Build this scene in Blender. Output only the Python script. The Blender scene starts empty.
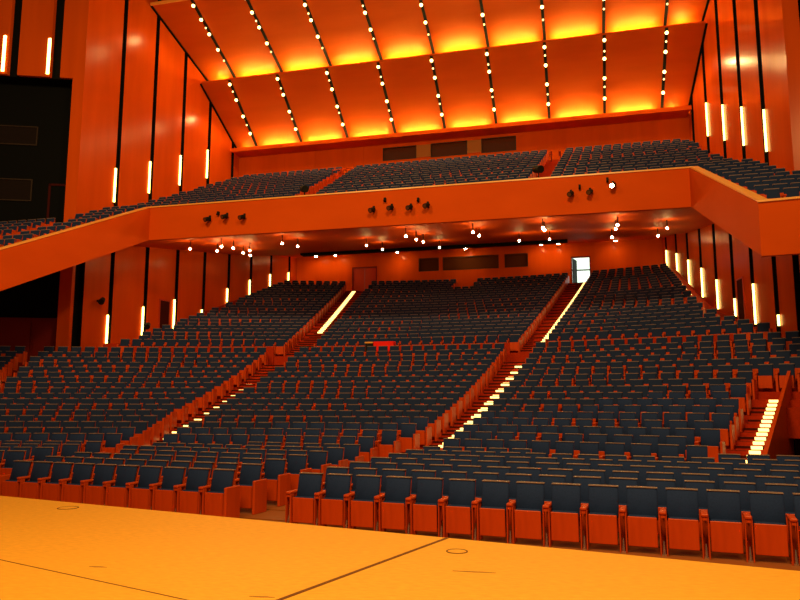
import bpy, math, random
from mathutils import Vector, Matrix
random.seed(7)
C = bpy.context.scene.collection
E = 2.3                                   # eye height above the lowest seating floor; hall heights below are measured from the eye
CAMX = 9.0
PI = math.pi

# ------------------------------------------------------------------ helpers
class MB:
    """collects boxes, tubes and quads; build() links them as one mesh object"""
    def __init__(s): s.v = []; s.f = []; s.m = []
    def face(s, pts, mi=0):
        b = len(s.v); s.v += [tuple(p) for p in pts]; s.f.append(tuple(range(b, b+len(pts)))); s.m.append(mi)
    def hexa(s, p, mi=0):
        """p: 8 points, bottom ring 0-3 then top ring 4-7 (counter-clockwise seen from above)"""
        b = len(s.v); s.v += [tuple(q) for q in p]
        for q in ((3,2,1,0),(4,5,6,7),(0,1,5,4),(1,2,6,5),(2,3,7,6),(3,0,4,7)):
            s.f.append(tuple(b+i for i in q)); s.m.append(mi)
    def box(s, x0, x1, y0, y1, z0, z1, mi=0):
        s.hexa([(x0,y0,z0),(x1,y0,z0),(x1,y1,z0),(x0,y1,z0),(x0,y0,z1),(x1,y0,z1),(x1,y1,z1),(x0,y1,z1)], mi)
    def bevbox(s, x0, x1, y0, y1, z0, z1, b=.012, mi=0, lean=0., bow=0.):
        """box with chamfered edges; lean shears y with height, bow curves it in x"""
        xs = (x0, x0+b, x1-b, x1); n0 = len(s.v)
        def add(x, y, z):
            yy = y + lean*(z-z0) + (bow*(1-((2*x-x0-x1)/(x1-x0))**2) if bow else 0)
            s.v.append((x, yy, z)); return len(s.v)-1
        def ring(z, i):
            return [add(*p) for p in ((x0+b+i,y0+i,z),((x0+x1)/2,y0+i,z),(x1-b-i,y0+i,z),(x1-i,y0+b+i,z),(x1-i,y1-b-i,z),(x1-b-i,y1-i,z),((x0+x1)/2,y1-i,z),(x0+b+i,y1-i,z),(x0+i,y1-b-i,z),(x0+i,y0+b+i,z))]
        R = [ring(z0, b*.7), ring(z0+b, 0), ring(z1-b, 0), ring(z1, b*.7)]
        n = 10
        for a, c in zip(R, R[1:]):
            for i in range(n):
                j = (i+1) % n; s.f.append((a[i], a[j], c[j], c[i])); s.m.append(mi)
        s.f.append(tuple(reversed(R[0]))); s.m.append(mi)
        s.f.append(tuple(R[-1])); s.m.append(mi)
    def prism(s, poly, z0, z1, mi=0):
        """poly: xy outline counter-clockwise; z0/z1 numbers or functions of (x, y)"""
        f0 = z0 if callable(z0) else (lambda x, y: z0); f1 = z1 if callable(z1) else (lambda x, y: z1)
        b = len(s.v); n = len(poly)
        s.v += [(x, y, f0(x, y)) for x, y in poly] + [(x, y, f1(x, y)) for x, y in poly]
        s.f.append(tuple(b+i for i in reversed(range(n)))); s.m.append(mi)
        s.f.append(tuple(b+n+i for i in range(n))); s.m.append(mi)
        for i in range(n):
            j = (i+1) % n; s.f.append((b+i, b+j, b+n+j, b+n+i)); s.m.append(mi)
    def tube(s, p, q, r, n=10, mi=0, r2=None):
        p, q = Vector(p), Vector(q); d = (q-p).normalized(); r2 = r if r2 is None else r2
        u = d.orthogonal().normalized(); w = d.cross(u); b = len(s.v)
        for c, rr in ((p, r), (q, r2)):
            for i in range(n):
                a = 2*PI*i/n; s.v.append(tuple(c + u*math.cos(a)*rr + w*math.sin(a)*rr))
        for i in range(n):
            j = (i+1) % n; s.f.append((b+i, b+j, b+n+j, b+n+i)); s.m.append(mi)
        s.f.append(tuple(b+i for i in reversed(range(n)))); s.m.append(mi)
        s.f.append(tuple(b+n+i for i in range(n))); s.m.append(mi)
    def ball(s, c, r, n=10, k=6, mi=0):
        b = len(s.v)
        for i in range(1, k):
            t = PI*i/k
            for j in range(n):
                a = 2*PI*j/n; s.v.append((c[0]+r*math.sin(t)*math.cos(a), c[1]+r*math.sin(t)*math.sin(a), c[2]+r*math.cos(t)))
        s.v += [(c[0], c[1], c[2]+r), (c[0], c[1], c[2]-r)]; top = len(s.v)-2
        for i in range(k-2):
            for j in range(n):
                a = b+i*n; l = (j+1) % n; s.f.append((a+j, a+n+j, a+n+l, a+l)); s.m.append(mi)
        for j in range(n):
            l = (j+1) % n
            s.f.append((top, b+j, b+l)); s.m.append(mi)
            s.f.append((top+1, b+(k-2)*n+l, b+(k-2)*n+j)); s.m.append(mi)
    def mesh(s, name, mats):
        me = bpy.data.meshes.new(name); me.from_pydata(s.v, [], s.f)
        for m in (mats if isinstance(mats, (list, tuple)) else [mats]): me.materials.append(m)
        me.polygons.foreach_set('material_index', s.m); me.update(); return me
    def build(s, name, mats, parent=None, smooth=False):
        me = s.mesh(name, mats)
        if smooth: me.polygons.foreach_set('use_smooth', [True]*len(me.polygons))
        return link(name, me, parent)

def link(name, data, parent=None):
    o = bpy.data.objects.new(name, data); C.objects.link(o)
    if parent is not None: o.parent = parent
    return o
def tag(o, label, cat, group=None):
    o['label'] = label; o['category'] = cat
    if group: o['group'] = group
    return o
def struct(o): o['kind'] = 'structure'; return o
def empty(name, loc, rz=0.):
    o = bpy.data.objects.new(name, None); C.objects.link(o); o.location = loc; o.rotation_euler = (0, 0, rz); return o
def lerp(pts, t):
    if t <= pts[0][0]: (a, b) = pts[0:2]
    elif t >= pts[-1][0]: (a, b) = pts[-2:]
    else:
        for a, b in zip(pts, pts[1:]):
            if a[0] <= t <= b[0]: break
    return a[1] + (b[1]-a[1])*(t-a[0])/(b[0]-a[0])
ORD = ['zeroth','first','second','third','fourth','fifth','sixth','seventh','eighth','ninth','tenth','eleventh','twelfth','thirteenth','fourteenth',
 'fifteenth','sixteenth','seventeenth','eighteenth','nineteenth','twentieth','twenty-first','twenty-second','twenty-third','twenty-fourth','twenty-fifth',
 'twenty-sixth','twenty-seventh','twenty-eighth','twenty-ninth','thirtieth']

# ------------------------------------------------------------------ materials
def mat(name, col, rough=.5, spec=.5, metal=0., coat=0.):
    m = bpy.data.materials.new(name); m.use_nodes = True
    b = m.node_tree.nodes['Principled BSDF']
    b.inputs['Base Color'].default_value = (*col, 1); b.inputs['Roughness'].default_value = rough
    b.inputs['Specular IOR Level'].default_value = spec; b.inputs['Metallic'].default_value = metal
    b.inputs['Coat Weight'].default_value = coat; b.inputs['Coat Roughness'].default_value = .12
    return m
def grain(m, c1, c2, scale, stretch=(1,1,1), detail=4., rough=None, bump=0.):
    """vary the base colour between c1 and c2 with stretched noise in object space"""
    nt = m.node_tree; N = nt.nodes; L = nt.links; b = N['Principled BSDF']
    tc = N.new('ShaderNodeTexCoord'); mp = N.new('ShaderNodeMapping'); mp.inputs['Scale'].default_value = stretch
    no = N.new('ShaderNodeTexNoise'); no.inputs['Scale'].default_value = scale; no.inputs['Detail'].default_value = detail
    rp = N.new('ShaderNodeValToRGB'); rp.color_ramp.elements[0].position = .3; rp.color_ramp.elements[1].position = .7
    rp.color_ramp.elements[0].color = (*c1, 1); rp.color_ramp.elements[1].color = (*c2, 1)
    L.new(tc.outputs['Object'], mp.inputs['Vector']); L.new(mp.outputs['Vector'], no.inputs['Vector'])
    L.new(no.outputs['Fac'], rp.inputs['Fac']); L.new(rp.outputs['Color'], b.inputs['Base Color'])
    if bump:
        bp = N.new('ShaderNodeBump'); bp.inputs['Strength'].default_value = bump; bp.inputs['Distance'].default_value = .01
        L.new(no.outputs['Fac'], bp.inputs['Height']); L.new(bp.outputs['Normal'], b.inputs['Normal'])
    return m
def glow(name, col, s):
    m = bpy.data.materials.new(name); m.use_nodes = True; nt = m.node_tree
    nt.nodes.remove(nt.nodes['Principled BSDF']); e = nt.nodes.new('ShaderNodeEmission')
    e.inputs['Color'].default_value = (*col, 1); e.inputs['Strength'].default_value = s
    nt.links.new(e.outputs[0], nt.nodes['Material Output'].inputs[0]); return m

WOOD1, WOOD2 = (.56,.062,.002), (.66,.080,.003)
M = dict(
 wall=grain(mat('wall_wood', WOOD1, .22, .07), WOOD1, WOOD2, 1.2, (1,1,.12)),
 parapet=grain(mat('parapet_wood', WOOD1, .6, .03), (.58,.066,.002), (.64,.076,.003), .8, (.5,.5,1)),
 ceil=grain(mat('ceiling_wood', WOOD1, .5, .1), (.56,.078,.003), (.64,.094,.005), 1.0, (.2,1,1)),
 seatwood=grain(mat('seat_wood', WOOD1, .4, .2), (.52,.048,.003), (.62,.062,.004), 6., (1.5,1.5,.25)),
 railwood=mat('cap_rail_wood', (.9,.36,.06), .35, .5),
 carpet=grain(mat('red_carpet', (.5,.03,.003), .9, .1), (.34,.020,.002), (.42,.027,.003), 14.),
 brown=mat('brown_floor', (.30,.08,.015), .6, .3),
 stage=grain(mat('stage_wood', (.8,.3,.03), .55, .25), (.82,.345,.026), (.98,.44,.038), 9., (1,3,1), 6., bump=.05),
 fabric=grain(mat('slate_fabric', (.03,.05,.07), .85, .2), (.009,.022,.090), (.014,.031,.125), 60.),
 dimfab=mat('slate_fabric_dimmed', (.0095,.021,.078), .85, .2),  # slate fabric darkened to paint in the weaker light on far rows
 highlight=mat('seat_top_highlight', (.21,.125,.12), .45, .4),  # light caught along the backs' top edge, painted as a pinkish strip
 black=mat('black_paint', (.006,.006,.006), .7, .2),
 void=mat('dark_void', (.004,.004,.005), .9, .1),
 darkred=mat('dark_red_paint', (.20,.008,.003), .7, .2),
 metal=mat('bright_metal', (.8,.7,.6), .25, .5, 1.),
 darkglass=mat('dark_window_glass', (.012,.006,.004), .15, .3),
 glass=mat('booth_glass', (.10,.026,.008), .08, .6),
 frame=mat('window_frame', (.03,.012,.006), .5, .3),
 redcloth=mat('red_cloth', (.9,.012,.006), .8, .2),
 doorwood=mat('door_wood', (.5,.035,.003), .45, .3),
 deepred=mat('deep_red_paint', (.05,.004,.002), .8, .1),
 tan=mat('tan_panel', (.42,.13,.02), .5, .2),
 line=mat('stage_seam', (.16,.05,.01), .7, .2),
 bulb=glow('bulb_glow', (1,.70,.20), 8.),
 smallbulb=glow('small_bulb_glow', (1,.66,.22), 4.),
 tube=glow('wall_tube_glow', (1,.73,.17), 8.),
 cove=glow('cove_tube_glow', (1,.76,.16), 230.),
 step=glow('step_light_glow', (1,.74,.20), 3.2),
 spot=glow('downlight_glow', (1,.72,.36), 40.),
 wash=glow('wall_washer_glow', (1,.66,.24), 260.),
 lowered=glow('lowered_downlight_glow', (1,.66,.22), 300.),
 day=glow('corridor_light', (.85,1,.8), 1.6),
)

# ------------------------------------------------------------------ hall profile (heights relative to the eye)
SEAT_H = .93
def flat_y(n, x): return 12.75 + .97*n - .115*x if x > -4 else 12.75 + .97*n + .46 - .0139*(x*x-16)
def flat_top(n): return -1.36 + .02*n
def low_y(m, x): return 19.35 + .9*m - x*x/72
def low_top(m): return -1.09 + .145*m + .0049*m*m
def up_y(u, x): return 35.2 + .9227*u - x*x/72
def up_top(u): return 3.0 + .27*u + .0007*u*u
def wallx(y): return 14.9 + .125*(55.8-y)
def bal_y(b): return 34.55 + .93*b
def bal_top(b): return 10.62 + (.462 if b > 0 else .44)*.93*b
NLOW, NUP, NBAL = 17, 23, 14
A2L = [(12,2.48),(18.3,3.2),(19.6,3.3),(20.3,3.95),(22,4.3),(33.3,5.35)]
A2R = [(12,3.76),(17.6,4.68),(19,5.15),(22.5,5.65),(33.3,6.7)]
A1R = [(12,-3.1),(18.3,-3.2),(25.8,-4.3),(33.3,-4.9)]
A1L = [(12,-4.5),(18.3,-4.45),(20.8,-4.85),(23.4,-5.5),(31.4,-6.3)]
U2L, U2R = [(34.5,5.9),(56,8.0)], [(34.5,7.2),(56,9.75)]
U1L, U1R = [(34.5,-6.1),(56,-9.8)], [(34.5,-4.5),(56,-7.8)]
B1L, B1R = [(34.5,-6.2),(47,-7.35)], [(34.5,-4.95),(47,-6.4)]
B2L, B2R = [(34.5,6.35),(47,7.0)], [(34.5,7.45),(47,8.1)]
def a3left(y): return 12.1 + .294*(y-19.5)
def low_left(y): return -15.0 - .42*(y-26.1)

# ------------------------------------------------------------------ seats: list every seat first
SEATS = []   # dict(x,y,z floor (world),rot, block,row,idx,ends)
PITCH = .55
def NEARBY(x): return [q for q in SEATS if q['blocking']] if BLOCKING else []
BLOCKING = False
def add_row(block, row, yf, xa, xb, ztop, count_from):
    n = int((xb-xa)/PITCH + 1e-6) - (row % 2 if xb-xa > 6 else 0)
    if n < 1: return
    w = min((xb-xa)/n, .60)
    start = xb - n*w if count_from == 'R' else xa
    for i in range(n):
        x = start + w*(i+.5)
        y = yf(x); d = (yf(x+.05)-yf(x-.05))/.1
        if any(abs(y-q['y']) < .76 and abs(x-q['x']) < .55 for q in NEARBY(x)): continue
        idx = i+1 if count_from != 'R' else n-i
        SEATS.append(dict(x=x, y=y, z=ztop-SEAT_H+E, rot=math.atan(d), block=block, row=row, blocking=block in ('LR', 'LL', 'LC') and row < 4, idx=idx, first=(i == 0), last=(i == n-1)))
def edge(poly, yf, side_x):
    """x where a row curve meets an aisle edge given as x(y)"""
    x = side_x
    for _ in range(6): x = lerp(poly, yf(x))
    return x
for m in range(NLOW):
    yf = lambda x, m=m: low_y(m, x)
    z = low_top(m)
    y12 = yf(12.5)
    xr = a3left(yf(13))+.22 if yf(14.6) < 26.0 else wallx(yf(16)) - .75
    add_row('LR', m, yf, edge(A2R, yf, 5), xr, z, 'L')
    add_row('LC', m, yf, edge(A1R, yf, -4), edge(A2L, yf, 4), z, 'R')
    ll = max(low_left(yf(-14)), -19.0) if yf(-15.5) > 24 else -14.2
    ll = -16.9 if yf(-16) > 29.6 else ll
    add_row('LL', m, yf, ll, edge(A1L, yf, -5), z, 'R')
    if 24.5 < yf(-17.5) < 30.5: add_row('LX', m, yf, -20.2, ll-.6, z, 'R')
BLOCKING = True
for n in range(7):
    yf = lambda x, n=n: flat_y(n, x)
    r2, l2, r1, l1 = edge(A2R, yf, 4), edge(A2L, yf, 3), edge(A1R, yf, -3), edge(A1L, yf, -4.5)
    add_row('FR', n, yf, r2, 16.2, flat_top(n), 'L')
    add_row('FL', n, yf, r1, l2, flat_top(n), 'R')
    if n < 6: add_row('FF', n, yf, -12.5, l1, flat_top(n), 'R')
BLOCKING = False
for u in range(NUP):
    yf = lambda x, u=u: up_y(u, x)
    z = up_top(u)
    add_row('UR', u, yf, edge(U2R, yf, 8), (16.2, 15.75, 15.35, 15.1, 14.95)[u] if u < 5 else 14.65, z, 'L')
    a, b = edge(U1R, yf, -6), edge(U2L, yf, 7)
    if u < 19: add_row('UC', u, yf, a, b, z, 'R')
    else:
        add_row('UC', u, yf, a, -.75, z, 'R'); add_row('UC', u, yf, .8, b, z, 'R')
    add_row('UL', u, yf, -14.4, edge(U1L, yf, -8), z, 'R')
for b in range(NBAL):
    y = bal_y(b); z = bal_top(b)
    if y < 46.9:
        add_row('BC', b, lambda x, y=y: y, lerp(B1R, y), lerp(B2L, y), z, 'R')
        add_row('BR', b, lambda x, y=y: y, lerp(B2R, y), wallx(y)-(.5 if y > 43 else 1.1), z, 'L')
        add_row('BL', b, lambda x, y=y: y, -wallx(y)+.6, lerp(B1L, y), z, 'R')
def rail_x(y): return 13.75 + (33.6-y)*.0843
for b in range(1, 11):
    y = bal_y(-b); z = bal_top(-b)+.3
    if y < 24.9: continue
    add_row('WR', -b, lambda x, y=y: y, rail_x(y)+.36, wallx(y)-1.0, z, 'L')
    if y > 31.2: add_row('WL', -b, lambda x, y=y: y, -wallx(y)+.7, -rail_x(y)-.36, z, 'R')
    else:
        add_row('WL', -b, lambda x, y=y: y, -rail_x(y)-.36-1.66, -rail_x(y)-.36, z, 'R')
        add_row('WX', -b, lambda x, y=y: y, -22.5, -17.6, z, 'R')

# ------------------------------------------------------------------ camera
F = 720.
cd = bpy.data.cameras.new('camera'); cam = link('camera', cd)
cd.sensor_fit = 'HORIZONTAL'; cd.sensor_width = 36.; cd.lens = 36.*F/800; cd.clip_end = 300
pitch = math.atan(97/F); yaw = math.atan(188/(F/math.cos(pitch)))
cam.location = (CAMX, 0, E); cam.rotation_euler = (PI/2+pitch, 0, yaw)
bpy.context.scene.camera = cam
def project(x, y, z):
    X, D, Z = x-CAMX, y, z-E
    rt = X*math.cos(yaw)+D*math.sin(yaw); fw = -X*math.sin(yaw)+D*math.cos(yaw)
    f2 = fw*math.cos(pitch)+Z*math.sin(pitch); up = -fw*math.sin(pitch)+Z*math.cos(pitch)
    if f2 < .5: return (-9999, -9999, 1)
    return 400+F*rt/f2, 300-F*up/f2, f2
for s in SEATS:
    s['px'], s['py'], s['d'] = project(s['x'], s['y'], s['z']+.8)
SEATS = [s for s in SEATS if -70 < s['px'] < 870]
inview = sorted((s for s in SEATS if -12 < s['px'] < 815), key=lambda s: s['d'])
for s in inview[:298]: s['hero'] = True
print('SEATS', len(SEATS), 'in view', len(inview), 'hero reach', inview[297]['d'])

# ------------------------------------------------------------------ the seat, in full (faces -y, origin on the floor)
def p_back():
    m = MB(); m.bevbox(-.224, .224, .05, .125, .46, .915, .022, lean=.22, bow=.018); return m
def p_shell():
    m = MB(); m.bevbox(-.205, .205, .135, .16, .30, .915, .008, lean=.22, bow=.018); return m
def p_highlight():
    m = MB(); m.bevbox(-.226, .226, .148, .266, .917, .932, .005, bow=.018); return m
def p_panel():
    m = MB(); m.bevbox(-.208, .208, -.085, -.06, .10, .53, .008, lean=-.05); return m
def p_cushion():
    m = MB(); m.bevbox(-.205, .205, -.056, .03, .14, .545, .025, lean=-.03); return m
def p_arm(x):
    m = MB(); m.bevbox(x-.05, x+.05, -.15, .27, .585, .63, .012); return m
def p_armframe(x):
    m = MB()
    for s in (-1, 1): m.bevbox(x+s*.044-.009, x+s*.044+.009, -.13, -.02, .0, .584, .004)
    m.bevbox(x-.04, x+.04, .10, .2, .0, .584, .006)
    m.box(x-.03, x+.03, -.13, -.02, .535, .584)
    return m
def p_foot(x):
    m = MB(); m.tube((x, -.125, .02), (x, -.105, .21), .026, 8, r2=.008); m.box(x-.03, x+.03, -.128, -.05, 0, .03); return m
def p_endpanel(x, w=.028):
    m = MB(); m.bevbox(x-w, x+w, -.17, .30, .0, .64, .012); return m
PARTS = dict(backrest=p_back().mesh('backrest', M['fabric']), back_shell=p_shell().mesh('back_shell', M['seatwood']),
 top_highlight=p_highlight().mesh('top_highlight', M['highlight']), seat_panel=p_panel().mesh('seat_panel', M['seatwood']),
 seat_cushion=p_cushion().mesh('seat_cushion', M['fabric']), armrest=p_arm(-.275).mesh('armrest', M['seatwood']),
 arm_frame=p_armframe(-.275).mesh('arm_frame', M['seatwood']), foot=p_foot(-.275).mesh('foot', M['metal']))
for k in ('backrest', 'seat_cushion'):
    PARTS[k].polygons.foreach_set('use_smooth', [True]*len(PARTS[k].polygons))
RARM = p_arm(.275).mesh('armrest', M['seatwood']); RFRAME = p_armframe(.275).mesh('arm_frame', M['seatwood']); RFOOT = p_foot(.275).mesh('foot', M['metal'])
ENDL = p_endpanel(-.282).mesh('end_panel', M['seatwood']); ENDR = p_endpanel(.282).mesh('end_panel', M['seatwood'])
BLOCK = dict(FR='front block beyond the floor gap', FL='front block beside the floor gap', FF='small front block across the far aisle',
 LR='raked block above the long front block', LC='raked block between two stairs', LL='raked block by the far wall', LX='corner block')
BLOCK.update(FR='front block right of the gap', FL='front block left of the gap', FF='leftmost front block',
 LR='raked block right of lit centre stairs', LC='raked block left of lit centre stairs', LL='leftmost raked block')
GROUP = dict(FR='seats of the front block right of the gap', FL='seats of the front block left of the gap', FF='seats of the leftmost front block',
 LR='seats of the raked block right of the centre stairs', LC='seats of the raked block left of the centre stairs', LL='seats of the leftmost raked block')
def end_kind(s):
    """which sides of the seat end a row: panel, arm or none"""
    l = r = None
    if s['first']: l = 'arm' if s['block'] in ('FR',) else 'panel'
    if s['last']: r = 'panel'
    return l, r
nhero = 0
for s in SEATS:
    if not s.get('hero'): continue
    nhero += 1
    o = empty('theatre_seat', (s['x'], s['y'], s['z']), s['rot'])
    row = 'front row' if s['row'] == 0 and s['block'][0] == 'F' else 'bottom row' if s['row'] == 0 else ORD[s['row']+1] + ' row'
    end = 'aisle end' if s['block'] != 'LR' else 'stair end'
    tag(o, 'slate-blue theatre seat, %s from %s, %s, %s' % (ORD[s['idx']], end, row, BLOCK[s['block']]), 'theatre seat', GROUP[s['block']])
    l, r = end_kind(s); near = s['block'][0] == 'F'
    use = ['backrest', 'top_highlight', 'back_shell', 'seat_panel'] + (['seat_cushion'] if near else [])
    if l != 'panel': use += ['armrest', 'arm_frame'] + (['foot'] if near and s['row'] < 2 else [])
    for k in use: link(k, PARTS[k], o)
    if l == 'panel': link('end_panel', ENDL, o)
    if r == 'panel': link('end_panel', ENDR, o)
    elif r == 'arm': link('armrest', RARM, o); link('arm_frame', RFRAME, o); link('foot', RFOOT, o)

# the rest of the seats, far too many to single out: one mesh
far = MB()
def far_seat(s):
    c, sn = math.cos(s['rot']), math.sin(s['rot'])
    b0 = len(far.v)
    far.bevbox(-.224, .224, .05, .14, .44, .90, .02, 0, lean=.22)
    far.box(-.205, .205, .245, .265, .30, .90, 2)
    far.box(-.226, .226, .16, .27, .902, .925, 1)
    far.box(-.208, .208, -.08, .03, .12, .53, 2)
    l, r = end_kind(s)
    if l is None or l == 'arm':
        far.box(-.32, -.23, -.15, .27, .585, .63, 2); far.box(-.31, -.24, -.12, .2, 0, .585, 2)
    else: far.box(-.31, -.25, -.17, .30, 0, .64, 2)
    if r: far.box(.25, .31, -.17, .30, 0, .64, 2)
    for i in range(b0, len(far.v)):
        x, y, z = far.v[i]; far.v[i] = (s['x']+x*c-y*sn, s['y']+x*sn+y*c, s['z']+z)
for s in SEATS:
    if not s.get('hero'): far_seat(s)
o = far.build('theatre_seats', [M['dimfab'], M['highlight'], M['seatwood']])
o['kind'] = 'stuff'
tag(o, 'far rows of dimmed slate theatre seats filling the upper stalls and balcony', 'theatre seats')

# ------------------------------------------------------------------ floors
def strip_poly(f0, f1, xs):
    return [(x, f0(x)) for x in xs] + [(x, f1(x)) for x in reversed(xs)]
XS = [-20+2*i for i in range(20)] + [19.6]
m = MB()
m.prism([(-24, 5), (24, 5), (24, 19), (-24, 19)], E-2.6, E-2.34)
for n in range(7):
    f0 = lambda x, n=n: flat_y(n, x)-.5; f1 = lambda x, n=n: flat_y(n+1, x)-.5
    m.prism(strip_poly(f0, f1, [-18, -6, 0, 6, 12, 18]), E-2.6, E+flat_top(n)-SEAT_H)
struct(m.build('floor', M['brown']))
m = MB()
for k in range(NLOW):
    z = E+low_top(k)-SEAT_H; f0 = (lambda x, k=k: low_y(k, x)-.45); f1 = (lambda x, k=k: low_y(k+1, x)-.45) if k < NLOW-1 else (lambda x: up_y(0, x)-.45)
    xs = [x for x in XS if abs(x) < 18] if k > 8 else [x for x in XS if x <= a3left(low_y(k, 13))-.9+2.2]
    if k <= 8: xs = XS[:-5] + [a3left(low_y(k, 13.2))+.93]
    m.prism(strip_poly(f0, f1, xs), z-.9, z)
XU = [-15.0, -12, -9, -6, -3, 0, 3, 6, 9, 12, 15.0]
for u in range(NUP):
    z = E+up_top(u)-SEAT_H; f0 = (lambda x, u=u: up_y(u, x)-.45); f1 = (lambda x, u=u: up_y(u+1, x)-.45) if u < NUP-1 else (lambda x: 57.)
    xs = [-16.4] + XU[1:-1] + [16.4] if u < 4 else XU
    m.prism(strip_poly(f0, f1, xs), z-.9, z)
SIDE = [(31, 1.55), (33.5, 1.9), (35.6, 2.75), (38.6, 3.42), (41.3, 4.1), (44.1, 4.85), (46.9, 5.85), (49.6, 6.9), (52.4, 7.9), (57, 9.2)]
for sd in (-1, 1):
    for (ya, za), (yb, zb) in zip(SIDE, SIDE[1:]):
        xa, xb = 14.9, 14.9
        q = [(sd*14.6, ya), (sd*(wallx(ya)+.1), ya), (sd*(wallx(yb)+.1), yb), (sd*14.6, yb)]
        if sd < 0: q = q[::-1]
        f = lambda x, y: E+za+(zb-za)*(y-ya)/(yb-ya)
        m.prism(q, lambda x, y: f(x, y)-1.5, f)
struct(m.build('floor', M['carpet']))
# half steps in the aisles
def half_steps(mb, yfun, top, i0, i1, xl, xr, dz0=None):
    for k in range(i0, i1):
        z = E+top(k)-SEAT_H; dz = (top(k+1)-top(k))/2
        a, b = xl(k), xr(k)
        f1 = lambda x, k=k: yfun(k+1, x)-.45; f0 = lambda x, k=k: yfun(k+1, x)-.9
        mb.prism([(a, f0(a)), (b, f0(b)), (b, f1(b)), (a, f1(a))], z-.05, z+dz)
        for f, zz in ((f0, z+dz), (f1, z+2*dz)):                   # dark strip painting the shadow line on every step edge
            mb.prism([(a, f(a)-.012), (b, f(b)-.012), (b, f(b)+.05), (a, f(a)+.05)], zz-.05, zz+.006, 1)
st = MB()
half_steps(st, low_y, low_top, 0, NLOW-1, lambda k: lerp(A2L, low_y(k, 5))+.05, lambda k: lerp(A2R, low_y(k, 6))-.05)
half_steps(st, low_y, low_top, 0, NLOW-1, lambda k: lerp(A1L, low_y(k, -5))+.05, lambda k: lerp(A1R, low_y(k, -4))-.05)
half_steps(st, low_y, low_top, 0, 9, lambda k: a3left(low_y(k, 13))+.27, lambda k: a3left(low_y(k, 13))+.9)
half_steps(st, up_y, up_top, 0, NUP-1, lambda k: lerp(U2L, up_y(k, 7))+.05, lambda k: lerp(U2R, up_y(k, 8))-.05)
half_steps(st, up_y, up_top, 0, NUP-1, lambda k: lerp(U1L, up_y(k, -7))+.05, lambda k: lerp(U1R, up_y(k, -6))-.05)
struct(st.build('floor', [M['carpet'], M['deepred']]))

# stage
SZ = E-1.75
def stage_edge(x): return 10.75-.215*x
m = MB()
m.prism([(-16, -4), (24, -4), (24, stage_edge(24)), (-16, stage_edge(-16))], E-2.6, SZ)
struct(m.build('stage_floor', M['stage']))
def floor_line(p, q, w, name, n):
    p, q = Vector(p), Vector(q); d = (q-p).normalized(); s = Vector((-d.y, d.x))*w/2
    b = MB(); b.prism([tuple(p-s), tuple(q-s), tuple(q+s), tuple(p+s)], SZ-.004, SZ+.003); return struct(b.build('trim_%d' % n, M['line']))
floor_line((6.0, 4.9), (7.23, 9.17), .05, 'seam', 1)
floor_line((2.2, 6.95), (6.6, 5.55), .014, 'seam', 2)
def ray_floor(px, py, z):
    r, u, f = (px-400), (300-py), F
    fw = f*math.cos(pitch)-u*math.sin(pitch); up = f*math.sin(pitch)+u*math.cos(pitch)
    X = r*math.cos(yaw)-fw*math.sin(yaw); D = r*math.sin(yaw)+fw*math.cos(yaw); t = (z-E)/up
    return (CAMX+X*t, D*t)
for (px, py, r, lab) in ((457, 551.5, .125, 'thin ring of a round floor socket beside the dark stage seam'), (68, 508, .16, 'round floor socket cover on stage near the leftmost front seats')):
    x, y = ray_floor(px, py, SZ)
    o = tag(empty('floor_socket', (x, y, SZ)), lab, 'floor socket', 'round floor sockets in the stage')
    b = MB(); n = 28
    for i in range(n):
        a, c = 2*PI*i/n, 2*PI*(i+1)/n
        b.hexa([(rr*math.cos(t), rr*math.sin(t), 0) for rr, t in ((r-.016, a), (r, a), (r, c), (r-.016, c))] + [(rr*math.cos(t), rr*math.sin(t), .006) for rr, t in ((r-.016, a), (r, a), (r, c), (r-.016, c))])
    b.build('ring', M['line'], o)
    b = MB(); b.tube((0, 0, 0), (0, 0, .004), r-.018, 24); b.build('lid', M['stage'], o)
for (px, py, l, lab) in ((474, 572, .22, 'dark scuff on stage just below the ring socket'), (98, 567, .10, 'small dark scuff on empty stage beneath first seats'), (262, 597, .12, 'dark scuff at bottom end of the thin stage line')):
    x, y = ray_floor(px, py, SZ)
    b = MB(); b.prism([(x-l, y-.01), (x-.3*l, y-.018), (x+l, y+.01), (x+.3*l, y+.018)], SZ-.004, SZ+.003)
    tag(b.build('scuff_mark', M['brown']), lab, 'scuff mark', 'scuffs on the stage')

# ------------------------------------------------------------------ side walls: tall panels parted by dark slots
SLOT = [35.6+2.83*k for k in range(8)]
def wpt(side, y, out=0.): return (side*(wallx(y)+out), y)
for side, nm in ((-1, 'left'), (1, 'right')):
    m = MB()
    def panel(a, b, z0, z1):
        p = [wpt(side, a), wpt(side, b), wpt(side, b, .28), wpt(side, a, .28)]
        lo = [(x, y, E+z0) for x, y in p]; hi = [(x, y, E+z1) for x, y in p]
        m.face(lo[:2][::1] + hi[:2][::-1], 0)                      # wooden face
        for q in ((1, 2), (3, 0)): m.face([lo[q[0]], lo[q[1]], hi[q[1]], hi[q[0]]], 1)   # black painted slot cheeks
        m.face(lo, 1); m.face(hi, 1); m.face([lo[2], lo[3], hi[3], hi[2]], 1)
    G = .16 if side < 0 else .25
    panel(32.74, SLOT[0]-G, 7.5, 30)
    panel(32.74, 32.95, -3, 7.5); panel(33.6, SLOT[0]-G, -3, 7.5)
    for k in range(7): panel(SLOT[k]+G, SLOT[k+1]-G, -3, 30)
    panel(SLOT[7]+G, 57.4, -3, 30)
    struct(m.build('wall_%s' % nm, [M['wall'], M['void']]))
    m = MB(); q = [wpt(side, 32.76, .29), wpt(side, 58, .29), wpt(side, 58, .5), wpt(side, 32.76, .5)]
    m.prism(q, E-3, E+30); struct(m.build('wall_%s_backing' % nm, M['void']))
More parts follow.
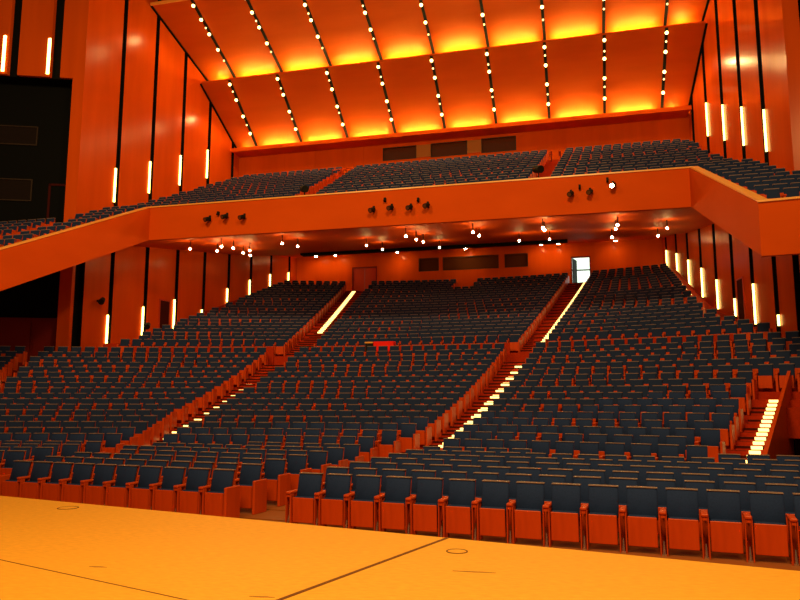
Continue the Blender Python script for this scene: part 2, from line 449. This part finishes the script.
# side doors in the panels under the balcony
for n_, side in ((4, -1), (5, 1)):
    ya, yb, z0, z1 = 39.75, 40.6, 3.75, 6.05
    o = struct(empty('door_%d' % n_, (0, 0, 0)))
    m = MB(); m.prism([wpt(side, ya, -.03), wpt(side, yb, -.03), wpt(side, yb, .02), wpt(side, ya, .02)], E+z0, E+z1); m.build('door_leaf', M['deepred'], o)
    m = MB()
    for a, b, c, d in ((ya-.08, ya, z0, z1+.08), (yb, yb+.08, z0, z1+.08), (ya, yb, z1, z1+.08)):
        m.prism([wpt(side, a, -.05), wpt(side, b, -.05), wpt(side, b, .02), wpt(side, a, .02)], E+c, E+d)
    m.build('door_frame', M['doorwood'], o)
# wall tubes
def wall_tube(side, y, z0, h, label, grp):
    o = tag(empty('wall_light', (side*(wallx(y-.21)-.055), y-.21, z0)), label, 'wall light', grp)
    b = MB(); b.box(-.04, .04, -.045, .045, 0, h); b.build('tube', M['tube'], o)
    b = MB(); b.box(-.06, .06, -.07, .07, -.05, 0); b.build('end_cap', M['black'], o); b = MB(); b.box(-.06, .06, -.07, .07, h, h+.04); b.build('end_cap', M['black'], o)
zl = {-1: [2.77, 3.57, 4.23, 5.05, 6.0, 7.05, 8.1, 8.9], 1: [3.14, 3.5, 4.2, 4.93, 6.0, 7.05, 8.05, 8.85]}
hl = {-1: [1.85, 1.85, 2., .85, 1.75, 1.75, 1.6, 1.4], 1: [.5, 2., .95, 1.7, 1.8, 1.8, 1.8, 1.8]}
names = {-1: 'far wooden wall', 1: 'wooden wall by the lit side stairs'}
for side in (-1, 1):
    w = 'left' if side < 0 else 'right'
    for k in range(8):
        wall_tube(side, SLOT[k], E+zl[side][k]+.02, hl[side][k], 'glowing vertical wall light, %s from the stage, %s wall beneath the balcony' % (ORD[k+1], w), 'wall lights below the balcony')
    for k in range(4):
        zb = bal_top((SLOT[k]-34.55)/.93)+.15
        wall_tube(side, SLOT[k], E+zb, 2.05, 'glowing vertical wall light, %s from the stage, %s wall above the balcony' % (ORD[k+1], w), 'wall lights above the balcony')
WIN_LEFT = ((3.3, 14.2, 15.2), (3.4, 10.95, 12.1)); DOOR_T = 1.9
# front corner of the hall: angled header with slots, dark side openings
for side, nm in ((-1, 'left'), (1, 'right')):
    sx = lambda x: side*x
    P0 = Vector((17.78, 32.74))
    def along(t, out=0.): return (side*(P0.x + t*.923), P0.y - t*.385 + out)
    m = MB()
    for a, b, z0 in ((0, .62, -3), (.62, 1.3, 17.7), (1.86, 3.55, 17.7), (4.08, 6.6, 17.7), (7.1, 9.5, 17.7)):
        m.prism([along(a), along(b), along(b, .2), along(a, .2)], E+z0, E+30)
    struct(m.build('wall_%s_header' % nm, M['wall']))
    m = MB(); m.prism([along(.1, .3), along(9.5, .3), along(9.5, .5), along(.1, .5)], E+17.7, E+30); struct(m.build('wall_%s_header_backing' % nm, M['void']))
    for t, lab in ((1.95, 'first'), (4.3, 'second')):
        p = along(t)
        o = tag(empty('wall_light', (p[0], p[1], E+17.85)), 'glowing vertical light in the %s slot of the %s header over the dark opening' % (lab, nm), 'wall light', 'wall lights over the side openings')
        b = MB(); b.box(-.07, .07, -.06, .02, 0, 2.1); b.build('tube', M['tube'], o)
    # dark wall behind the opening
    m = MB(); m.prism([along(.3, 1.5), along(12, 1.5), along(12, 1.7), along(.3, 1.7)], E-3, E+22); struct(m.build('wall_%s_recess' % nm, M['void']))
    m = MB(); m.prism([along(.4, 1.3), along(12, 1.3), along(12, 1.5), along(.4, 1.5)], E-3, E+4.3)
    for i in range(4): m.prism([along(.6+2.2*i, 1.2), along(2.6+2.2*i, 1.2), along(2.6+2.2*i, 1.3), along(.6+2.2*i, 1.3)], E-2, E+4.1)
    struct(m.build('wall_%s_lower' % nm, M['darkred']))
def left_recess(t, z):
    return (-(17.78+t*.923), 34.24-t*.385, E+z), math.atan2(.385, .923)
for k, (t, z0, z1) in enumerate(WIN_LEFT):
    loc, rz = left_recess(t, 0); o = struct(empty('window_%d' % (k+1), loc, rz)); x0, x1 = -4.5, 0.
    b = MB(); w_ = .06
    for q in ((x0, x1, z0-w_, z0), (x0, x1, z1, z1+w_), (x1-w_, x1, z0, z1)): b.box(q[0], q[1], -.08, 0, q[2], q[3])
    b.build('window_frame', M['frame'], o); b = MB(); b.box(x0, x1-w_, -.04, -.02, z0, z1); b.build('window_pane', M['darkglass'], o)
loc, rz = left_recess(DOOR_T, 9.5); o = struct(empty('door_3', loc, rz))
b = MB(); b.box(-.62, -.5, -.1, 0, 0, 2.45); b.box(.5, .62, -.1, 0, 0, 2.45); b.box(-.62, .62, -.1, 0, 2.33, 2.45); b.build('door_frame', M['deepred'], o)
b = MB(); b.box(-.5, .5, -.05, 0, 0, 2.33); b.build('door_leaf', M['void'], o)

# ------------------------------------------------------------------ back walls
m = MB()
XW = 15.2
def wall_with_holes(mb, x0, x1, z0, z1, y0, y1, holes):
    xs = sorted(set([x0, x1] + [h[0] for h in holes] + [h[1] for h in holes]))
    for a, b in zip(xs, xs[1:]):
        hs = sorted([(h[2], h[3]) for h in holes if h[0] <= a and h[1] >= b]); z = z0
        for h0, h1 in hs:
            if h0 > z: mb.box(a, b, y0, y1, E+z, E+h0)
            z = h1
        mb.box(a, b, y0, y1, E+z, E+z1)
wins = [(-4.01, -2.44, 10.22, 11.2), (-2.0, 2.42, 10.22, 11.2), (3.0, 4.72, 10.24, 11.22)]
dr = [(8.15, 9.45, 8.5, 10.72), (-9.7, -7.7, 8.5, 10.68)]
wall_with_holes(m, -XW, XW, 7.4, 13.2, 56.6, 56.85, wins+dr)
struct(m.build('wall_back', M['wall']))
for k, (a, b_, z0, z1) in enumerate(wins):
    o = struct(empty('window_%d' % (k+3), ((a+b_)/2, 56.6, E+z0))); w = (b_-a)/2; h = z1-z0
    b = MB(); b.box(-w, w, .12, .15, 0, h); b.build('window_pane', M['glass'], o)
    b = MB(); b.box(-w, w, -.03, .1, -.05, 0); b.box(-w, w, -.03, .1, h, h+.05); b.box(-w-.05, -w, -.03, .1, -.05, h+.05); b.box(w, w+.05, -.03, .1, -.05, h+.05); b.build('window_frame', M['frame'], o)
# left door closed, right door standing open on a bright corridor
o = struct(empty('door_1', (-8.7, 56.6, E+8.35)))
b = MB(); b.box(-.98, -.02, .06, .12, 0, 2.3); b.box(.02, .98, .06, .12, 0, 2.3); b.build('door_leaf', M['doorwood'], o)
b = MB(); b.box(-1.08, -1., -.05, .1, 0, 2.42); b.box(1., 1.08, -.05, .1, 0, 2.42); b.box(-1.08, 1.08, -.05, .1, 2.33, 2.42); b.build('door_frame', M['darkred'], o)
o = struct(empty('door_2', (8.8, 56.6, E+8.5)))
b = MB(); b.box(-.73, -.65, -.05, .1, 0, 2.3); b.box(.65, .73, -.05, .1, 0, 2.3); b.box(-.73, .73, -.05, .1, 2.22, 2.3); b.build('door_frame', M['darkred'], o)
b = MB(); b.hexa([(-.64,.1,0),(-.60,.1,0),(-.30,1.2,0),(-.34,1.2,0),(-.64,.1,2.2),(-.60,.1,2.2),(-.30,1.2,2.2),(-.34,1.2,2.2)]); b.build('door_leaf', M['black'], o)
m = MB(); m.box(7.6, 10.2, 58.3, 58.4, E+8.3, E+11.3); struct(m.build('corridor_wall', M['day']))
m = MB(); m.box(8.0, 10.2, 58.2, 58.27, E+9.95, E+10.05); m.box(8.0, 10.2, 56.9, 58.3, E+8.3, E+8.5); struct(m.build('trim_3', M['black']))
# back wall of the balcony
m = MB()
bw = [(-4.57, -2.2, 16.75, 17.6), (-1.07, 1.42, 16.72, 17.62), (2.5, 4.78, 16.72, 17.65)]
wall_with_holes(m, -16.0, 16.0, 13.0, 21.5, 47.75, 48.0, bw)
for x in (-12.2, -9.8, -6.1, 7.55, 10.4, 13.0): m.box(x-.03, x+.03, 47.7, 47.75, E+14, E+18.5)
struct(m.build('wall_back_balcony', M['wall']))
for k, (a, b_, z0, z1) in enumerate(bw):
    o = struct(empty('window_%d' % (k+6), ((a+b_)/2, 47.75, E+z0))); w = (b_-a)/2; h = z1-z0
    b = MB(); b.box(-w, w, .12, .15, 0, h); b.build('window_pane', M['glass'], o)
    b = MB(); b.box(-w, w, -.03, .1, -.05, 0); b.box(-w, w, -.03, .1, h, h+.05); b.box(-w-.05, -w, -.03, .1, -.05, h+.05); b.box(w, w+.05, -.03, .1, -.05, h+.05); b.build('window_frame', M['frame'], o)
for k, (a, b_) in enumerate(((-2.15, -1.13), (1.47, 2.45))):
    b = MB(); b.box(a, b_, 47.70, 47.75, E+16.74, E+17.63); struct(b.build('trim_%d' % (k+4), M['tan']))

# ------------------------------------------------------------------ balcony
PT, PB = 10.21, 8.42
EX, EY, ET, EB = 14.5, 24.7, 6.2, 4.45
LX, LY, LT, LB = 14.6, 23.4, 5.62, 3.87
m = MB()
out = [(-13.75, 33.6), (13.75, 33.6)]
def seg(mb, p, q, zp, zq, hp, hq, th, mi=0):
    """upright slab from p to q with sloping top; thickness th away from the hall centre"""
    p, q = Vector(p), Vector(q); d = (q-p).normalized(); n = Vector((d.y, -d.x))*th
    a, b, c, e = p, q, q-n, p-n
    mb.hexa([(a.x,a.y,zp),(b.x,b.y,zq),(c.x,c.y,zq),(e.x,e.y,zp),(a.x,a.y,zp+hp),(b.x,b.y,zq+hq),(c.x,c.y,zq+hq),(e.x,e.y,zp+hp)], mi)
seg(m, (-13.75, 33.6), (13.75, 33.6), E+PB, E+PB, PT-PB, PT-PB, .22)
seg(m, (13.75, 33.6), (EX, EY), E+PB, E+EB, PT-PB, ET-EB, .22)
seg(m, (EX, EY), (19.5, 24.0), E+EB, E+EB, ET-EB, ET-EB, .22)
seg(m, (-LX, LY), (-13.75, 33.6), E+LB, E+PB, LT-LB, PT-PB, .22)
seg(m, (-24, 22.6), (-LX, LY), E+LB, E+LB, LT-LB, LT-LB, .22)
par = struct(m.build('balcony_wall', M['parapet']))
m = MB()
seg(m, (-13.77, 33.55), (13.77, 33.55), E+PT, E+PT, .07, .07, .34)
seg(m, (13.77, 33.55), (EX, EY-.05), E+PT, E+ET, .07, .07, .34)
seg(m, (EX-.02, EY-.05), (19.5, 23.95), E+ET, E+ET, .07, .07, .34)
seg(m, (-LX, LY-.05), (-13.77, 33.55), E+LT, E+PT, .07, .07, .34)
seg(m, (-24, 22.55), (-LX+.02, LY-.05), E+LT, E+LT, .07, .07, .34)
struct(m.build('trim_6', M['railwood']))
# raked balcony floor and soffit
m = MB()
for b in range(NBAL):
    y0, z = bal_y(b)-.45, E+bal_top(b)-SEAT_H
    y0 = 33.8 if b == 0 else y0
    m.prism([(-wallx(y0)+.0, y0), (wallx(y0), y0), (wallx(y0), bal_y(b)+.48 if b < NBAL-1 else 47.75), (-wallx(y0), bal_y(b)+.48 if b < NBAL-1 else 47.75)], z-.5, z)
for b in range(1, 12):
    y0, y1, z = max(bal_y(-b)-.45, 24.95), bal_y(-b)+.48, E+bal_top(-b)-SEAT_H+.3
    if y1 < 25.2: continue
    for sd in (-1, 1):
        a, c = sd*(rail_x(y0)+.15), sd*(wallx(y0) if y0 > 31.7 or sd > 0 else 24.)
        m.prism([(min(a, c), y0), (max(a, c), y0), (max(a, c), y1), (min(a, c), y1)], z-.5, z)
struct(m.build('floor', M['carpet']))
def soff(y): return E + 8.62 + (y-34.2)*.135
m = MB()
m.prism([(-wallx(33.9)+.02, 34.3), (wallx(33.9)-.02, 34.3), (wallx(50)-.02, 50), (-wallx(50)+.02, 50)], lambda x, y: soff(y), lambda x, y: soff(y)+.3)
m.prism([(-wallx(50)+.02, 50), (wallx(50)-.02, 50), (15.1, 56.6), (-15.1, 56.6)], lambda x, y: soff(y)+.25, lambda x, y: soff(y)+.6)
for sd in (-1, 1):
    q = [(sd*13.9, 33.8), (sd*14.62, 25.0), (sd*(18.6 if sd > 0 else 24), 25.0), (sd*(17.6 if sd > 0 else 18.), 33.8)]
    if sd < 0: q = q[::-1]
    m.prism(q, lambda x, y: E+EB+.25+(y-EY)*.446, lambda x, y: E+EB+.45+(y-EY)*.446)
struct(m.build('ceiling_soffit', M['parapet']))
m = MB()
m.box(-13.6, 13.6, 33.85, 34.3, E+8.55, E+8.75)
struct(m.build('trim_7', M['darkred']))
m = MB(); m.box(-11.5, 8.0, 49.4, 50.05, soff(50)-.22, soff(50)+.1); struct(m.build('trim_8', M['void']))

# low red barrier between the cross aisle and the upper stalls
m = MB()
for x0, x1 in ((-13.8, -6.5), (-4.1, 5.5), (7.5, 15.0)):
    n = 8; q = [x0+(x1-x0)*i/n for i in range(n+1)]
    m.prism(strip_poly(lambda x: up_y(0, x)-.55, lambda x: up_y(0, x)-.48, q), E+low_top(16)-SEAT_H-.1, E+up_top(0)-.46)
struct(m.build('trim_9', M['carpet']))
# low balustrades of the side stairs
m = MB()
for sd in (-1, 1):
    for u in range(8, NUP-1):
        ya, yb = up_y(u, 15.2)-.45, up_y(u+1, 15.2)-.45; za, zb = up_top(u)-SEAT_H, up_top(u+1)-SEAT_H
        q = [(sd*15.1, ya), (sd*15.2, ya), (sd*15.2, yb), (sd*15.1, yb)]
        if sd < 0: q = q[::-1]
        if wallx(yb) < 15.25: continue
        m.prism(q, E+za-.8, lambda x, y: E+za+.25+(zb-za)*(y-ya)/(yb-ya))
struct(m.build('trim_15', M['carpet']))
# side stair stringer, vomitory
m = MB()
q = [(13.02, 19.3), (15.3, 25.9), (15.4, 25.9), (13.12, 19.3)]
m.prism(q, lambda x, y: E-2.6, lambda x, y: E-1.3+(y-19.5)*.335)
struct(m.build('trim_10', M['seatwood']))
m = MB(); m.box(15.2, 19.5, 25.2, 25.4, E-2.6, E-.1); m.prism([(13.9, 19.6), (18.5, 19.0), (18.5, 25.2), (15.5, 25.2)], E-2.6, E-2.2)
m.prism([(17.2, 18.4), (19.4, 18.0), (19.4, 25.3), (17.4, 25.3)], E-2.6, E-.1)
struct(m.build('wall_passage', M['deepred']))

# ------------------------------------------------------------------ ceiling panels, rails, lamp strips, cove tubes
R1 = ((47.35, 18.45), (42.8, 21.7)); R2 = ((44.2, 21.98), (37.6, 24.75)); R3 = ((38.6, 25.6), (32, 28.4))
def slab(mb, r, th=.12, gap=.12):
    (ya, za), (yb, zb) = r; wa, wb = wallx(ya)-gap, wallx(yb)-gap
    mb.hexa([(-wb, yb, E+zb), (wb, yb, E+zb), (wa, ya, E+za), (-wa, ya, E+za), (-wb, yb, E+zb+th), (wb, yb, E+zb+th), (wa, ya, E+za+th), (-wa, ya, E+za+th)])
for r in (R1, R2, R3):
    m = MB(); slab(m, r); struct(m.build('ceiling', M['ceil']))
m = MB(); m.box(-15.9, 15.9, 46.4, 46.56, E+17.9, E+18.17); struct(m.build('trim_11', M['wall']))
m = MB()
for sd in (-1, 1):   # dark joints where panels meet the side walls
    for (ya, za), (yb, zb) in (R1, R2):
        a, b = sd*(wallx(ya)-.02), sd*(wallx(yb)-.02); ai, bi = sd*(wallx(ya)-.14), sd*(wallx(yb)-.14)
        pts = [(a, ya, E+za-.10), (ai, ya, E+za-.10), (bi, yb, E+zb-.10), (b, yb, E+zb-.10)]
        m.hexa(pts + [(p[0], p[1], p[2]+.08) for p in pts])
struct(m.build('trim_12', M['void']))
m = MB(); m.box(-17.1, 17.1, 37.50, 37.6, E+24.68, E+24.85); struct(m.build('trim_13', M['railwood']))
STRX = [3.56*k for k in range(-4, 5)]
def lamp_strip(x, r, fr, small, label, row):
    (ya, za), (yb, zb) = r
    o = tag(empty('ceiling_lamp_strip', (x, ya, E+za)), label, 'lamp strip', row)
    dy, dz = yb-ya, zb-za; L = math.hypot(dy, dz); n = Vector((0, dz, -dy)); n = Vector((0, -abs(dz), -abs(dy))).normalized()
    b = MB(); w = .09
    p = [(-w, 0, 0), (w, 0, 0), (w, dy, dz), (-w, dy, dz)]
    q = [(a[0], a[1]+n.y*.07, a[2]+n.z*.07) for a in p]
    b.hexa(q[::-1] + p[::-1]); b.build('track', M['black'], o)
    for f, big in [(f, True) for f in fr] + [(f, False) for f in small]:
        c = Vector((0, dy*f, dz*f)) + n*.17; rr = .105 if big else .06
        b = MB(); b.tube(c-n*.1, c, rr*.9, 10); hs = b.build('lamp_holder', M['black'], o)
        b = MB(); b.ball(c+n*.04, rr); b.build('bulb', M['bulb' if big else 'smallbulb'], hs, True)
for k, x in enumerate(STRX):
    lamp_strip(x, R1, (.24, .50, .74, .96), (.37 + .02*(k % 3), .86 - .03*(k % 2)), 'black strip of glowing round bulbs, lower ceiling panel, %s strip from the left' % ORD[k+1], 'lamp strips on the lower ceiling panels')
    lamp_strip(x, R2, (.46, .64, .80, .95), (.33 + .03*(k % 2), .71), 'black strip of glowing round bulbs, upper ceiling panel, %s strip from the left' % ORD[k+1], 'lamp strips on the upper ceiling panels')
for row, (y, z, w) in enumerate(((47.05, 18.12, 'above the balcony back wall'), (43.25, 21.84, 'at the joint of the ceiling panels'))):
    for i in range(10):
        x0 = -17.8+3.56*i; x1 = x0+3.56
        lim = wallx(y)-.4; x0, x1 = max(x0, -lim), min(x1, lim)
        o = tag(empty('cove_light', ((x0+x1)/2, y, E+z)), 'hidden orange cove glow %s, %s bay from the left' % (w, ORD[i+1]), 'cove light', 'cove lights ' + w)
        h = (x1-x0)/2-.55
        b = MB(); b.box(-h, h, -.03, .03, .02, .07); b.build('tube', M['cove'], o)
        b = MB(); b.box(-h-.1, h+.1, -.06, .06, -.03, .018); b.build('fitting', M['black'], o)
# support ledge under the joint tubes
m = MB(); m.box(-16, 16, 43.15, 43.35, E+21.5, E+21.805); m.box(-15.8, 15.8, 46.56, 47.75, E+17.9, E+18.085); struct(m.build('trim_14', M['wall']))

# ------------------------------------------------------------------ step lights
def step_light(x, y, z, label, grp, rz=0., w=.17, d=.03, h=.07):
    b = MB(); b.box(-w, w, -d, 0, 0, h)
    o = b.build('step_light', M['step']); o.location = (x, y, z); o.rotation_euler = (0, 0, rz)
    return tag(o, label, 'step light', grp)
for k in range(NLOW-1):
    yl = low_y(k+1, 6)-.45; x = lerp(A2R, yl)-.8+.02*k
    step_light(x, low_y(k+1, x)-.455, E+low_top(k)-SEAT_H+.06, 'bright step light, %s step up the centre stairs below the cross aisle' % ORD[k+1], 'step lights of the centre stairs', w=.19, h=.1, d=.16)
    if k > 1: step_light(x-.05, low_y(k+1, x)-.455-.45, E+low_top(k)-SEAT_H+.03, 'bright step light, half step below the %s step of the centre stairs' % ORD[k+1], 'step lights of the centre stairs', w=.19, h=.07, d=.12)
    yl = low_y(k+1, -4)-.45; x = lerp(A1L, low_y(k+1, -5))+.38
    step_light(x, low_y(k+1, x)-.455, E+low_top(k)-SEAT_H+.08, 'small step light, %s step up the left stairs below the cross aisle' % ORD[k+1], 'step lights of the left stairs', w=.15, h=.07)
for k in range(10):
    for j in range(2):
        x = a3left(low_y(k, 13)+j*.45)+.72; y = low_y(k+1, x)-.45-(.45 if j == 0 else 0)
        if y > 26.6 or k+j == 0: continue
        dz = (low_top(k+1)-low_top(k))/2
        step_light(x, y-.005, E+low_top(k)-SEAT_H+.03+j*dz, 'bright step light, %s step up the right side stairs' % ORD[2*k+j+1], 'step lights of the side stairs', w=.125, h=.08, d=.10)
for k in range(NUP-1):
    for j in range(2):
        dz = (up_top(k+1)-up_top(k))/2; i = 2*k+j+1
        nm = ORD[i] if i < 31 else 'fortieth' if i == 40 else ('thirty-' if i < 40 else 'forty-') + ORD[i % 10]
        x = lerp(U2R, up_y(k, 8)+j*.45)-.42; y = up_y(k+1, x)-.455-(.45 if j == 0 else 0)
        step_light(x, y, E+up_top(k)-SEAT_H+.03+j*dz, 'step light, %s step up the centre stairs to the open door' % nm, 'step lights to the open door', w=.15, h=.09, d=.12)
        if k >= 6:
            x = lerp(U1L, up_y(k, -8)+j*.45)+.72; y = up_y(k+1, x)-.455-(.45 if j == 0 else 0)
            step_light(x, y, E+up_top(k)-SEAT_H+.03+j*dz, 'step light, %s step up the left stairs to the closed door' % nm, 'step lights to the closed door', w=.14, h=.09, d=.12)
    if k >= 9:
        x = 14.9; y = up_y(k+1, x)-.455
        step_light(x, y, E+up_top(k)-SEAT_H+.1, 'step light, %s step down the stairs along the right wall' % ORD[NUP-1-k], 'step lights along the right wall', w=.12, h=.12, d=.3)
step_light(.45, up_y(20, 0)-.4, E+up_top(19)-SEAT_H+.1, 'single bright step light in the notch at the top middle rows', 'step light in the notch', w=.16, h=.3, d=.9)
for k in range(3):
    yy = 26.6+.7*k; x = low_left(yy)-.5
    step_light(x, yy, E+.15+.25*k, 'step light on the far-left stairs, %s from bottom' % ORD[k+1], 'step lights of the far-left stairs', w=.15, h=.08, d=.12)
x = -16.4
step_light(-16.4, 30.3, E+bal_top(-4)-SEAT_H+.35, 'small light on the balcony steps near the dark doorway', 'balcony step lights', w=.22, h=.06, d=.1)

# ------------------------------------------------------------------ spotlights on the balcony front
def spotlight(x, z, label, grp, lit=False, face=33.6):
    o = tag(empty('spotlight', (x, face, E+z)), label, 'spotlight', grp)
    b = MB(); b.box(-.05, .05, -.06, -.002, -.05, .25); b.tube((0, -.03, .0), (0, -.28, -.02), .025, 8); b.build('bracket', M['black'], o)
    b = MB(); b.tube((.05, -.16, .06), (-.07, -.46, -.08), .10, 14, r2=.125); b.build('housing', M['black'], o)
    b = MB(); b.tube((-.071, -.462, -.081), (-.074, -.47, -.084), .10, 14); b.build('lens', M['spot' if lit else 'glass'], o)
for k, (x, z) in enumerate(((-10.1, 9.3), (-9.1, 9.38), (-8.1, 9.28))):
    spotlight(x, z, 'black spotlight on the balcony front, %s of the left trio' % ORD[k+1], 'balcony spotlights')
for k, (x, z) in enumerate(((-1.04, 9.2), (-.1, 9.25), (.87, 9.2), (1.72, 9.24))):
    spotlight(x, z, 'black spotlight on the balcony front, %s of the middle four' % ORD[k+1], 'balcony spotlights')
for k, (x, z) in enumerate(((8.55, 9.33), (9.41, 9.36), (10.44, 9.6))):
    spotlight(x, z, ('black spotlight on the balcony front, %s of the right trio' % ORD[k+1]) if k < 2 else 'lit spotlight with white lens on the balcony front, last of the right trio', 'balcony spotlights', k == 2)
for x, z, lab in ((-9.6, 9.62, 'left trio'), (-.45, 9.72, 'first of the middle four'), (1.25, 9.6, 'last of the middle four'), (8.95, 9.68, 'right trio'), (10.2, 9.92, 'last spotlight of the right trio')):
    b = MB(); b.box(x-.05, x+.05, 33.45, 33.598, E+z-.1, E+z+.1); b.tube((x, 33.45, E+z), (x, 33.38, E+z-.1), .05, 8)
    tag(b.build('cable_box', M['black']), 'small black junction box on the balcony front by the %s' % lab, 'junction box', 'junction boxes on the balcony front')
# wall mounted lamp on the left wall under the balcony
for (y, z, lab) in ((34.6, 5.35, 'black lamp mounted high on the left wall near the dark slot'), (38.35, 4.3, 'black lamp low on the left wall beside a glowing tube')):
    x = -wallx(y)
    o = tag(empty('wall_lamp', (x, y, E+z)), lab, 'wall lamp', 'black lamps on the left wall')
    b = MB(); b.box(.0, .12, -.05, .05, -.05, .05); b.tube((.1, 0, 0), (.3, 0, 0), .03, 8); b.build('bracket', M['black'], o)
    b = MB(); b.tube((.25, .15, .1), (.45, -.25, -.1), .14, 12, r2=.17); b.build('housing', M['black'], o)

# under-balcony downlights, lowered on added rods so they light the soffit
DL = [(-12.8, 36.2), (-12.4, 38.6), (-11.9, 41), (-12.6, 43.4), (-10.7, 36), (-10.7, 37.4), (-10.7, 39.5), (-7.1, 36.2), (-7.1, 38.4), (-3.56, 40.5), (-3.56, 44), (0, 36.0), (0, 38.4), (0, 40.2), (0, 45),
      (3.56, 36), (3.56, 38.2), (5.3, 43), (7.1, 35.8), (7.1, 37.2), (7.1, 43), (10.7, 36.5), (10.7, 38.6), (10.7, 44), (13.4, 40), (13.4, 45)]
cnt = {}
for i, (x, y) in enumerate(DL):
    o = tag(empty('lowered_downlight', (x, y, soff(y)+(.25 if y > 50 else 0))), 'small bulb lowered to light the balcony soffit, %s counted from the left front' % ORD[i+1], 'bulb', 'bulbs under the balcony')
    b = MB(); b.tube((0, 0, -.42), (0, 0, .0), .025, 10); b.build('holder', M['black'], o)
    b = MB(); b.ball((0, 0, -.47), .06); b.build('bulb', M['lowered'], o, True)
lx = [-10.7, -7.1, -3.56, 0, 3.56, 7.1, 10.7]
# wall washers at the foot of the back soffit
for i, x in enumerate([-12.6, -10.9, -5.6, 0., 5.9, 7.2, 11.4]):
    o = tag(empty('downlight', (x, 55.5, soff(55.5)+.25)), 'downlight washing the back wall under the balcony, %s from the left' % ORD[i+1], 'downlight', 'wall washers at the back wall')
    b = MB(); b.tube((0, 0, -.1), (0, 0, 0), .13, 12); b.build('can', M['black'], o)
    b = MB(); b.tube((0, 0, -.13), (0, 0, -.101), .10, 12); b.build('lens', M['wash'], o)

# handrails at the top of the balcony aisles
for x0, lab in ((-6.78, 'left'), (7.5, 'right')):
    for s in (-1, 1):
        x = x0 + s*.28
        o = tag(empty('handrail', (x, 46.2, E+bal_top(12)-SEAT_H)), 'dark red handrail at the top of the %s balcony stairs, %s side' % (lab, 'far' if s*x0 > 0 else 'near'), 'handrail', 'handrails of the balcony stairs')
        b = MB(); b.tube((0, -2.2, .2), (0, -2.2, -.1), .03, 8); b.tube((0, 0, 1.0), (0, 0, 0.), .03, 8); b.build('post', M['darkred'], o)
        b = MB(); b.tube((0, -2.2, .2), (0, 0, 1.0), .035, 8); b.tube((0, 0, 1.), (0, .8, 1.05), .035, 8); b.build('rail', M['seatwood'], o)
for x, y, lab in ((-5.75, 36.0, 'left'), (6.9, 36.65, 'right')):
    z = E+bal_top((y-34.55)/.93)
    o = tag(empty('spotlight', (x, y, z-.1)), 'black lamp head over the balcony seats by the %s balcony stairs' % lab, 'spotlight', 'lamps among the balcony seats')
    b = MB(); b.tube((0, 0, -.6), (0, 0, .1), .03, 8); b.build('stand', M['black'], o)
    b = MB(); b.tube((-.15, .15, .25), (.15, -.25, .1), .2, 12); b.build('housing', M['black'], o)

# red covered desk in the cross aisle
yb = up_y(0, -1)-.66; zb = E+low_top(16)-SEAT_H
b = MB(); b.bevbox(-1.25, -.2, yb-.24, yb+.24, zb, zb+1.18, .03); tag(b.build('covered_desk', M['redcloth']), 'desk under a bright red cloth in the cross aisle', 'desk')
o = tag(empty('equipment_case', (-1.48, yb, zb)), 'dark equipment case beside the red covered desk', 'case')
b = MB(); b.bevbox(-.19, .19, -.22, .22, 0, 1.1, .02); b.build('body', M['black'], o)
b = MB(); b.box(-.21, .21, -.24, .24, 1.1, 1.17); b.build('lid', M['railwood'], o)

# ------------------------------------------------------------------ stage lamps above the platform, and the air of the hall
def lamp(name, loc, target, power, size, col):
    d = bpy.data.lights.new(name, 'AREA'); d.energy = power; d.size = size; d.color = col; d.spread = math.radians(150)
    o = link(name, d); o.location = loc; o.rotation_euler = (Vector(target)-Vector(loc)).to_track_quat('-Z', 'Y').to_euler()
    return o
WARM = (1, .67, .22)
lamp('stage_lamp', (4, 2, 13), (5, 8, 0), 950, 3, WARM)
lamp('stage_lamp', (12, 2, 13), (11, 8, 0), 950, 3, WARM)
lamp('house_fill', (-6, 13, 20), (-15, 34, 9), 2000, 3, WARM)  # fill added out of view to brighten the left wall
lamp('house_fill', (8, 12, 20), (8, 36, 9), 2000, 3, WARM)  # second added fill, unseen, kept for the balcony front
for k, x in enumerate(STRX):                     # the reflector lamps in the ceiling strips
    for (ya, za), (yb, zb), f in ((R1[0], R1[1], .6), (R2[0], R2[1], .75)):
        d = bpy.data.lights.new('strip_lamp', 'SPOT'); d.energy = 360; d.color = WARM; d.spot_size = math.radians(165); d.spot_blend = .6; d.shadow_soft_size = .14
        o = link('strip_lamp', d); o.location = (x, ya+(yb-ya)*f-.25, E+za+(zb-za)*f-.35)
        o.rotation_euler = Vector((0, -.3, -1)).to_track_quat('-Z', 'Y').to_euler()
w = bpy.data.worlds.new('world'); bpy.context.scene.world = w; w.use_nodes = True
w.node_tree.nodes['Background'].inputs['Color'].default_value = (1, .6, .32, 1); w.node_tree.nodes['Background'].inputs['Strength'].default_value = .10
sc = bpy.context.scene
sc.view_settings.view_transform = 'Standard'; sc.view_settings.look = 'None'; sc.view_settings.exposure = 0.; sc.view_settings.gamma = 1.; sc.view_settings.use_curve_mapping = False
